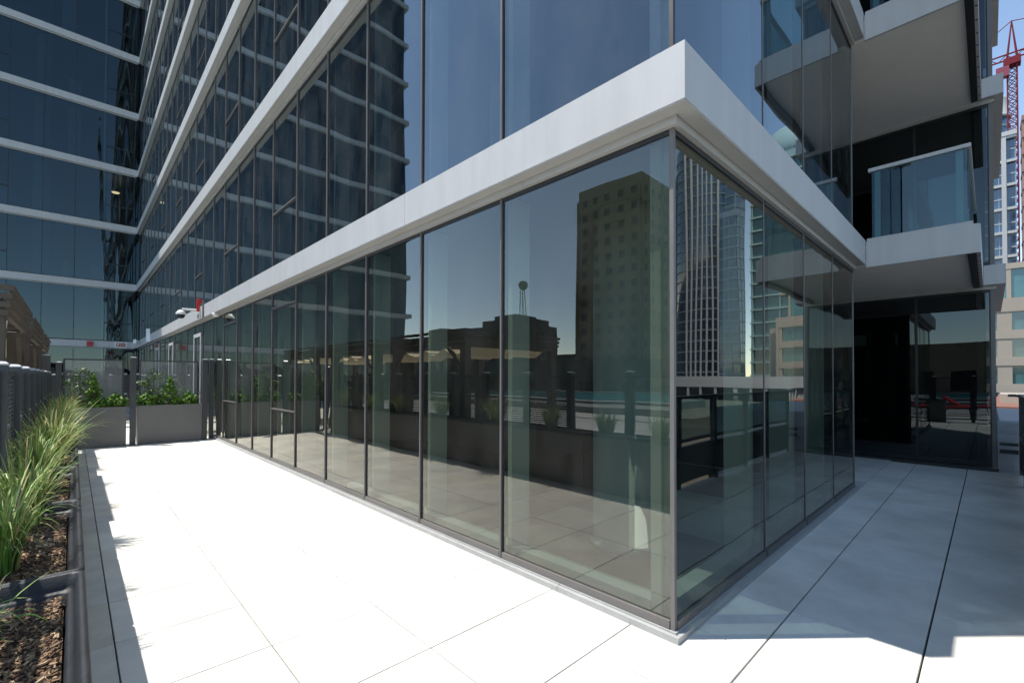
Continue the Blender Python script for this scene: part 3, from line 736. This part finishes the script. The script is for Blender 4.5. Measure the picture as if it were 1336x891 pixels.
def lounger(x, y, rz, label):
    p = empty('sun_lounger', (x, y, 0), label, 'sun lounger', 'red sun loungers on the pool deck'); p.rotation_euler.z = rz
    m = MB(); m.box((-.95, -.33, .30), (.95, -.29, .34)); m.box((-.95, .29, .30), (.95, .33, .34)); m.box((-.95, -.29, .30), (-.91, .29, .34)); m.box((.91, -.29, .30), (.95, .29, .34)); m.build('frame', FRAME, p)
    for sx in (-.8, .8):
        for sy in (-.31, .31): m = MB(); m.tube((sx, sy, 0), (sx*.92, sy, .3), .018, .018, 8); m.build('leg', FRAME, p)
    m = MB(); m.bbox((-.9, -.28, .345), (.25, .28, .41), .02); m.build('cushion', REDF, p)
    m = MB(); m.rings([[(.26, -.28, .345), (.26, .28, .345), (.20, .28, .41), (.20, -.28, .41)], [(.85, -.28, .80), (.85, .28, .80), (.80, .28, .86), (.80, -.28, .86)]], True, True); m.build('backrest', REDF, p)
lounger(-6.2, .9, math.radians(95), 'red-cushioned sun lounger left of the planter, mirrored in the dark recess glass')
lounger(-7.6, -.15, math.radians(80), 'red-cushioned sun lounger beside the railing posts, mirrored in the recess glass')
lounger(-9.3, -.7, math.radians(100), 'red-cushioned sun lounger farthest back in the recess glass reflection')
lounger(-12.6, 4.4, math.radians(10), 'red-cushioned sun lounger by the pool edge, mirrored beside the glass corner')

# ------------------------------------------------------------------ guard rail along the right edge
gr = empty('guard_railing', (5, -1.84, 0), 'dark grey guard railing with glass infill along the right edge of the terrace', 'railing')
RY = -1.84; RH = 1.42
for k in range(0, 10):
    x = 9.2-1.36*k
    if x < -2.2: break
    m = MB(); m.bbox((x-.045, RY-.04, 0), (x+.045, RY+.04, RH-.04), .003); kid(m, 'post', FENCE, gr)
m = MB(); m.bbox((-2.1, RY-.06, RH-.045), (9.26, RY+.06, RH), .012); m.bbox((9.14, RY+.0605, RH-.045), (9.26, YR-.17, RH), .012); kid(m, 'top_rail', FENCE, gr)
for k in range(0, 8):
    x1 = 9.2-1.36*k-.046; x0 = x1-1.36+.092
    if x0 < -2.2: break
    m = MB(); m.box((x0, RY-.02, .70), (x1, RY+.02, .75)); m.box((x0, RY-.02, .08), (x1, RY+.02, .13)); m.box((x0, RY-.012, .1301), (x1, RY+.012, .58)); m.box((x0, RY-.03, .5801), (x1, RY+.03, .64)); kid(m, 'kick_panel', FENCE, gr)
    m = MB(); m.box((x0, RY-.005, .751), (x1, RY+.005, RH-.046)); kid(m, 'glass_panel', G_RAIL, gr)
m = MB(); m.box((9.18, RY+.05, .5), (9.22, YR-.06, .55)); m.box((9.18, RY+.05, .36), (9.22, YR-.06, .43)); kid(m, 'side_rail', FENCE, gr)
pr = empty('roof_parapet', (11, -2.2, 0), 'silver wrinkled roof membrane parapet right of the dark glass, behind the railing', 'parapet')
m = MB(); m.bbox((9.45, -3.6, -1), (14.5, -1.535, .93), .03); kid(m, 'membrane', ROOFG, pr)

# ------------------------------------------------------------------ city
def city(name, label, x0, x1, y0, y1, z1, fh, bay, fmat, gmat, z0=-16, band=.25, pier=.2, proud=.35, cat='building', group=None, parap=1.2, faces='xXyY', bandh=None):
    p = empty(name, ((x0+x1)/2, (y0+y1)/2, z0), label, cat, group)
    m = MB(); m.box((x0, y0, z0), (x1, y1, z1)); kid(m, 'glazing', gmat, p)
    f = MB(); q = proud; n = max(1, int((z1-z0)/fh)); fh = (z1-z0)/n; bh = bandh or fh*band
    for k in range(n+1):
        z = z0+fh*k
        f.box((x0-q, y0-q, z-bh/2), (x1+q, y1+q, z+bh/2+(parap if k == n else 0)))
    zt = z1-bh/2-.01
    ny = max(1, round((y1-y0)/bay)); nx = max(1, round((x1-x0)/bay))
    pw = bay*pier/2; q2 = q*.8
    for k in range(ny+1):
        y = y0+(y1-y0)*k/ny
        for X, s in ((x0, -1), (x1, 1)): f.box((X, y-pw, z0), (X+s*q2, y+pw, zt))
    for k in range(nx+1):
        x = x0+(x1-x0)*k/nx
        for Y, s in ((y0, -1), (y1, 1)): f.box((x-pw, Y, z0), (x+pw, Y+s*q2, zt))
    kid(f, 'facade_frame', fmat, p); return p
GB = mat('city_glass_blue', (.03, .07, .13), .08, .0, var=.5, vscale=.35, spec=1.2)
GG = mat('city_glass_green', (.03, .10, .10), .1, .0, var=.5, vscale=.3, spec=1.)
GD = mat('city_glass_dark', (.02, .025, .03), .15, 0, var=.5, vscale=.3)
WF = mat('white_concrete', (.42, .42, .41), .7, var=.05, vscale=.2)
BF = mat('beige_precast', (.34, .29, .23), .8, var=.08, vscale=.2)
BR = mat('brown_brick', (.30, .25, .16), .85, var=.15, vscale=.2)
GF = mat('grey_slab', (.32, .36, .36), .7, var=.08, vscale=.2)
DK = mat('dark_city', (.10, .09, .08), .85, var=.2, vscale=.2)
BRK = mat('red_brick', (.2, .085, .055), .85, var=.2, vscale=2)
# seen directly at the right edge
bb = city('office_building', 'beige precast office building with green glass windows at the right edge', 80, 100, -22.5, 12, 10.4, 3.05, 5.2, BF, GG, band=.32, pier=.24, parap=.6)
m = MB(); m.box((80.6, -21.5, 11.2), (98, 11, 15.2)); m.m = 1; m.box((80.3, -22.4, 15.2), (99, 12, 15.9))
for q in range(8): m.box((80.35, -21.4+4.5*q, 11.25), (80.59, -21.0+4.5*q, 15.19))
kid(m, 'penthouse', [GG, BF], bb)
wt = city('residential_tower', 'white-framed high-rise with blue windows behind the beige building', 150, 175, -5.9, 20, 56.5, 2.7, 1.3, mat('window_bars', (.3, .34, .38), .6), GB, band=.10, pier=.08, proud=.1, parap=.1)
m = MB()
for k in range(0, 13): m.box((149.2, -6.1, 56.5-5.4*k-.5), (149.79, 20, 56.5-5.4*k+.1))
for y in (-4.5, 2, 9, 15): m.box((149.1, y, -16), (149.78, y+.75, 57))
m.box((149, -6.2, 56.6), (176, 20, 57.6)); kid(m, 'giant_frame', WF, wt)
rt = empty('round_tower', (205, -2.3, -16), 'dark round-topped glass tower peeking above the white-framed high-rise', 'tower')
m = MB(); m.lathe((205, -2.3, -16), [(4.3, 0), (4.3, 98)], 32); kid(m, 'glazing', GB, rt, True)
m = MB()
for k in range(26): m.lathe((205, -2.3, -16+3.4*k+10), [(4.36, 0), (4.45, .05), (4.45, .35), (4.36, .4)], 32)
m.lathe((205, -2.3, 82), [(4.6, 0), (4.7, .6), (3.9, .8), (3.9, 6), (3.6, 6.6), (.5, 7)], 32); kid(m, 'crown', GF, rt, True)
# crane
cr = empty('tower_crane', (190, -6.7, -16), 'red lattice tower crane rising above the white-framed high-rise', 'crane')
CRM = mat('crane_red', (.15, .012, .02), .7, spec=.2)
cx, cy, hw, zt = 190, -6.7, .95, 93
m = MB()
for sx in (-1, 1):
    for sy in (-1, 1): m.box((cx+sx*hw-.14, cy+sy*hw-.14, -16), (cx+sx*hw+.14, cy+sy*hw+.14, zt))
z = -16
while z < zt-2.2:
    for s in (-1, 1):
        m.tube((cx+s*hw, cy-hw, z), (cx+s*hw, cy+hw, z+2.2), .09, n=4); m.tube((cx+s*hw, cy+hw, z), (cx+s*hw, cy-hw, z+2.2), .09, n=4)
        m.tube((cx-hw, cy+s*hw, z), (cx+hw, cy+s*hw, z+2.2), .09, n=4)
        m.tube((cx+s*hw, cy-hw, z), (cx+s*hw, cy+hw, z), .09, n=4)
    z += 2.2
kid(m, 'mast', CRM, cr)
m = MB(); m.box((cx-1.6, cy-1.7, zt-2), (cx+1.6, cy+1.7, zt)); m.tube((cx, cy-1, zt), (cx, cy, zt+11), .3, .15, 6); m.tube((cx, cy+1, zt), (cx, cy, zt+11), .3, .15, 6); kid(m, 'apex', CRM, cr)
m = MB()
for dz, dy in ((0, 0), (1.6, 0)): m.box((cx-.2, cy-42, zt+dz), (cx+.2, cy+14, zt+dz+.3))
y = cy-42
while y < cy+14: m.tube((cx, y, zt), (cx, y+1.6, zt+1.6), .1, n=4); m.tube((cx, y+3.2, zt), (cx, y+1.6, zt+1.6), .1, n=4); y += 3.2
kid(m, 'jib', CRM, cr)
m = MB(); m.tube((cx, cy, zt+11), (cx, cy+13, zt+1.8), .12, n=4); m.tube((cx, cy, zt+11), (cx, cy-32, zt+1.8), .12, n=4); kid(m, 'tie', CRM, cr)
m = MB(); m.box((cx-1.8, cy+.6, zt-5), (cx+.2, cy+3.2, zt-2.2)); kid(m, 'cab', mat('cab_dark', (.2, .03, .05), .5), cr)
# construction frame at the edge
cf = empty('construction_frame', (120, -5.3, -16), 'rusty open construction frame at the far right edge below the crane', 'scaffold')
m = MB()
for y in (-6.1, -8.5, -11):
    for x in (120, 124): m.box((x-.25, y-.25, -16), (x+.25, y+.25, 49))
for k in range(21): m.box((119.5, -11.3, -14+3.1*k), (124.5, -5.8, -13.6+3.1*k))
kid(m, 'frame', mat('rust_steel', (.25, .15, .12), .8, var=.3, vscale=1), cf)
# low roofs below the terrace
lb = city('brick_building', 'low red brick building with pale cornice below the office block', 38, 60, -9, 4, -1.6, 3.6, 3, BRK, GD, band=.5, pier=.6, parap=.7)
m = MB(); m.box((37.3, -9.8, -1.2), (60.5, 4.6, -.45)); m.box((44, -6, -.45), (50, -2, .6)); kid(m, 'cornice', BF, lb)
lb2 = city('garage_building', 'tan flat-roofed low building mirrored in the short glass face', 26, 52, -42, -12, -3.2, 3.4, 6, BF, GD, band=.5, pier=.4)
m = MB(); m.box((30, -22, -1.9), (38, -16, -.3)); m.box((42, -36, -1.9), (47, -28, .2)); kid(m, 'roof_plant', GF, lb2)
pk = city('parking_structure', 'long white gridded low building mirrored under the skyscrapers', 62, 72, -62, -16, .9, 3, 2.2, WF, GD, band=.3, pier=.16, parap=.5)
# towers mirrored in the short face
tA = city('skyscraper', 'tall blue glass skyscraper with pale wavy vertical fins mirrored beside the glass corner', 140, 145, -70, -50.6, 66, 3.1, 2.4, mat('thin_slab', (.18, .24, .27), .6), GB, band=.10, pier=.05, proud=.12, cat='skyscraper')
m = MB(); n = 40
m.lathe((144, -61.5, -16), [(9, 0), (9, 90), (7, 93), (3, 95.5)], 40); kid(m, 'bowed_front', GB, tA, True)
m = MB()
for k in range(28): m.lathe((144, -61.5, -16+3.2*k), [(9.05, 0), (9.2, .02), (9.2, .4), (9.05, .42)], 40)
kid(m, 'slab_edges', mat('thin_slab2', (.16, .21, .24), .6), tA)
m = MB()
for k in range(7):
    a = math.radians(132+k*11); x = 144+9.35*math.cos(a); y = -61.5+9.35*math.sin(a)
    m.tube((x, y, -16), (x, y, 75), .32, .32, 6); m.tube((x, y, 75), (144+6.2*math.cos(a), -61.5+6.2*math.sin(a), 79.5), .32, .2, 6)
kid(m, 'fins', WF, tA)
tB = city('skyscraper', 'dark blue lower block attached right of the finned skyscraper in the reflection', 138, 142, -59, -49.6, 50, 3.1, 1.6, mat('blue_bars', (.16, .22, .3), .5), GB, band=.16, pier=.1, proud=.1, cat='skyscraper')
tC = city('skyscraper', 'green glass skyscraper with stacked balconies mirrored right of the sky gap', 112, 130, -36.6, -21, 51, 3.0, 4.5, mat('balcony_slab', (.30, .40, .38), .6), GG, band=.11, pier=.05, proud=.7, cat='skyscraper')
# mirrored in the long face
tb = city('brick_tower', 'brown masonry tower with small windows mirrored left of the glass corner', -112, -86, 51, 67, 45, 3.3, 3.3, BR, GD, band=.52, pier=.55, proud=.2, parap=.8, cat='tower')
m = MB(); m.box((-111, 67.3, -16), (-88, 69.5, 41)); kid(m, 'side_wing', BR, tb)
an = city('office_building', 'broad dark office block with stepped roof under the dish mast, mirrored in the glass', -112, -97, 97, 124, 16.5, 3.3, 3, DK, GD, band=.4, pier=.4)
m = MB(); m.box((-111, 99, 17), (-98, 118, 20.6)); m.box((-109, 104, 20.6), (-99, 114, 22)); kid(m, 'roof_step', DK, an)
am = empty('antenna_mast', (-97, 101, 17), 'lattice mast carrying a round dish, mirrored above the stepped office block', 'mast')
m = MB()
for sx in (-1, 1):
    for sy in (-1, 1): m.tube((-98+sx*.7, 100+sy*.7, 20), (-98+sx*.35, 100+sy*.35, 31), .12, .1, 5)
for k in range(9):
    z = 20+k*1.2; m.tube((-98.6, 99.4, z), (-97.4, 100.6, z+1.2), .08, n=4); m.tube((-97.4, 99.4, z), (-98.6, 100.6, z+1.2), .08, n=4)
kid(m, 'lattice', DK, am)
m = MB(); m.tube((-97.4, 98.9, 30.2), (-96.7, 98.6, 30.2), 1.5, 1.3, 20); kid(m, 'dish', DK, am)
for i, (x0, x1, y0, y1, z1, lab) in enumerate(((-118, -104, 150, 160, 19, 'far dark block with thin antenna mirrored left of the stepped office'), (-110, -98, 138, 152, 15.5, 'low dark block left of the stepped office in the reflection'),
        (-135, -120, 92, 104, 8, 'small dark block mirrored between stepped office and brown tower'), (-70, -50, 70, 90, 6, 'low dark rooftop block mirrored under the pergola line'),
        (-60, -46, 30, 60, 2.2, 'low dark building beyond the pool, mirrored behind the water'), (-60, -46, -20, 24, 3.4, 'long low brown building mirrored in the recess glass'))):
    city('city_block', lab, x0, x1, y0, y1, z1, 3.3, 3.2, DK if i != 5 else BR, GD, band=.45, pier=.4)
rnd = random.Random(5)
sk = MB()
for i in range(160):
    a = rnd.uniform(0, 6.283); r = rnd.uniform(260, 700); x = r*math.cos(a); y = r*math.sin(a); w2 = rnd.uniform(8, 22)
    h = -16+rnd.uniform(8, 30)
    sk.box((x-w2, y-w2, -16), (x+w2, y+w2, h))
tag(sk.build('distant_city', DK), 'hazy low city blocks along the far horizon', 'city', kind='stuff')

# crown of the green skyscraper
m = MB(); m.lathe((120, -29, 51), [(8, 0), (8, 4), (7, 7), (4, 9.5), (.5, 10.5)], 28)
for k in range(5): m.lathe((120, -29, 51.5+1.6*k), [(8.3-.4*k, 0), (8.4-.4*k, .1), (8.4-.4*k, .45), (8.2-.4*k, .5)], 28)
kid(m, 'crown', MATS['balcony_slab'], tC, True)

# ------------------------------------------------------------------ the person mirrored in the recess glass
def skinned(name, joints, edges, m, parent, lv=2):
    me = D.meshes.new(name); me.from_pydata([j[:3] for j in joints], edges, []); o = D.objects.new(name, me); COL.objects.link(o)
    sk_ = o.modifiers.new('s', 'SKIN')
    for v, j in zip(me.skin_vertices[0].data, joints): v.radius = (j[3], j[4] if len(j) > 4 else j[3])
    me.skin_vertices[0].data[0].use_root = True
    ss = o.modifiers.new('u', 'SUBSURF'); ss.levels = lv; ss.render_levels = lv
    dg = bpy.context.evaluated_depsgraph_get(); nm = D.meshes.new_from_object(o.evaluated_get(dg)); o.modifiers.clear(); o.data = nm; nm.name = name
    nm.materials.clear(); nm.materials.append(m); nm.polygons.foreach_set('use_smooth', [True]*len(nm.polygons)); o.parent = parent; return o
pe = empty('person', (-3.10, -1.62, 0), 'standing person in dark shorts and shirt, mirrored at the right edge of the recess glass', 'person'); pe.rotation_euler.z = math.radians(-46)
SKIN = mat('skin', (.45, .26, .18), .55); SHIRT = mat('shirt_cotton', (.03, .032, .04), .9); HAIR = mat('hair', (.03, .02, .015), .6)
J = [(0, 0, .93, .13, .10), (0, .01, 1.12, .125, .095), (0, .01, 1.32, .15, .10), (0, 0, 1.44, .07, .06), (0, .01, 1.52, .05, .05), (0, .02, 1.60, .075, .088), (0, .02, 1.69, .07, .085),
     (-.17, 0, 1.39, .055), (-.24, .08, 1.16, .042), (-.13, .23, 1.36, .032), (-.08, .27, 1.45, .026, .016), (.17, 0, 1.39, .055), (.24, .08, 1.16, .042), (.13, .23, 1.36, .032), (.08, .27, 1.45, .026, .016),
     (-.09, 0, .84, .095), (-.11, .01, .48, .058), (-.12, -.02, .09, .038), (-.12, .13, .035, .034, .03), (.09, 0, .84, .095), (.11, .01, .48, .058), (.12, -.02, .09, .038), (.12, .13, .035, .034, .03)]
E_ = [(0, 1), (1, 2), (2, 3), (3, 4), (4, 5), (5, 6), (2, 7), (7, 8), (8, 9), (9, 10), (2, 11), (11, 12), (12, 13), (13, 14), (0, 15), (15, 16), (16, 17), (17, 18), (0, 19), (19, 20), (20, 21), (21, 22)]
# fingers curl from each palm
for hb, s_ in ((10, -1), (14, 1)):
    hx, hy, hz = J[hb][:3]
    for q in range(4):
        i0 = len(J); o_ = (q-1.5)*.017
        J.append((hx-s_*.012, hy+.03, hz+.02+o_, .009)); J.append((hx-s_*.035, hy+.045, hz+.022+o_, .008)); J.append((hx-s_*.052, hy+.03, hz+.02+o_, .007)); E_ += [(hb, i0), (i0, i0+1), (i0+1, i0+2)]
    i0 = len(J); J.append((hx-s_*.01, hy-.012, hz-.03, .01)); J.append((hx-s_*.035, hy-.01, hz-.035, .008)); E_ += [(hb, i0), (i0, i0+1)]
skinned('body', J, E_, SKIN, pe)
skinned('shirt', [(0, 0, .90, .16, .125), (0, .01, 1.12, .145, .115), (0, .01, 1.30, .168, .12), (0, 0, 1.42, .09, .08), (-.17, 0, 1.385, .075), (-.21, .04, 1.26, .066), (.17, 0, 1.385, .075), (.21, .04, 1.26, .066)], [(0, 1), (1, 2), (2, 3), (2, 4), (4, 5), (2, 6), (6, 7)], SHIRT, pe)
skinned('shorts', [(0, 0, .93, .155, .12), (-.09, 0, .82, .115), (-.105, 0, .56, .09), (.09, 0, .82, .115), (.105, 0, .56, .09)], [(0, 1), (1, 2), (0, 3), (3, 4)], SHIRT, pe)
skinned('hair', [(0, -.01, 1.66, .08, .09), (0, 0, 1.73, .075, .085)], [(0, 1)], HAIR, pe)
f_ = MB(); f_.lathe((-.028, .098, 1.635), [(.004, 0), (.008, .006), (.004, .012)], 8); f_.lathe((.028, .098, 1.635), [(.004, 0), (.008, .006), (.004, .012)], 8); f_.build('eyes', BLACK, pe)
f_ = MB(); f_.rings([[(-.012, .10, 1.60), (.012, .10, 1.60), (0, .125, 1.60)], [(-.005, .10, 1.635), (.005, .10, 1.635), (0, .105, 1.635)]], True, True); f_.build('nose', SKIN, pe)
for sx, nm_ in ((-.12, 'shoe'), (.12, 'shoe')):
    skinned(nm_, [(sx, -.05, .04, .045, .04), (sx, .07, .04, .045, .038), (sx, .17, .032, .036, .028)], [(0, 1), (1, 2)], BLACK, pe, 1)
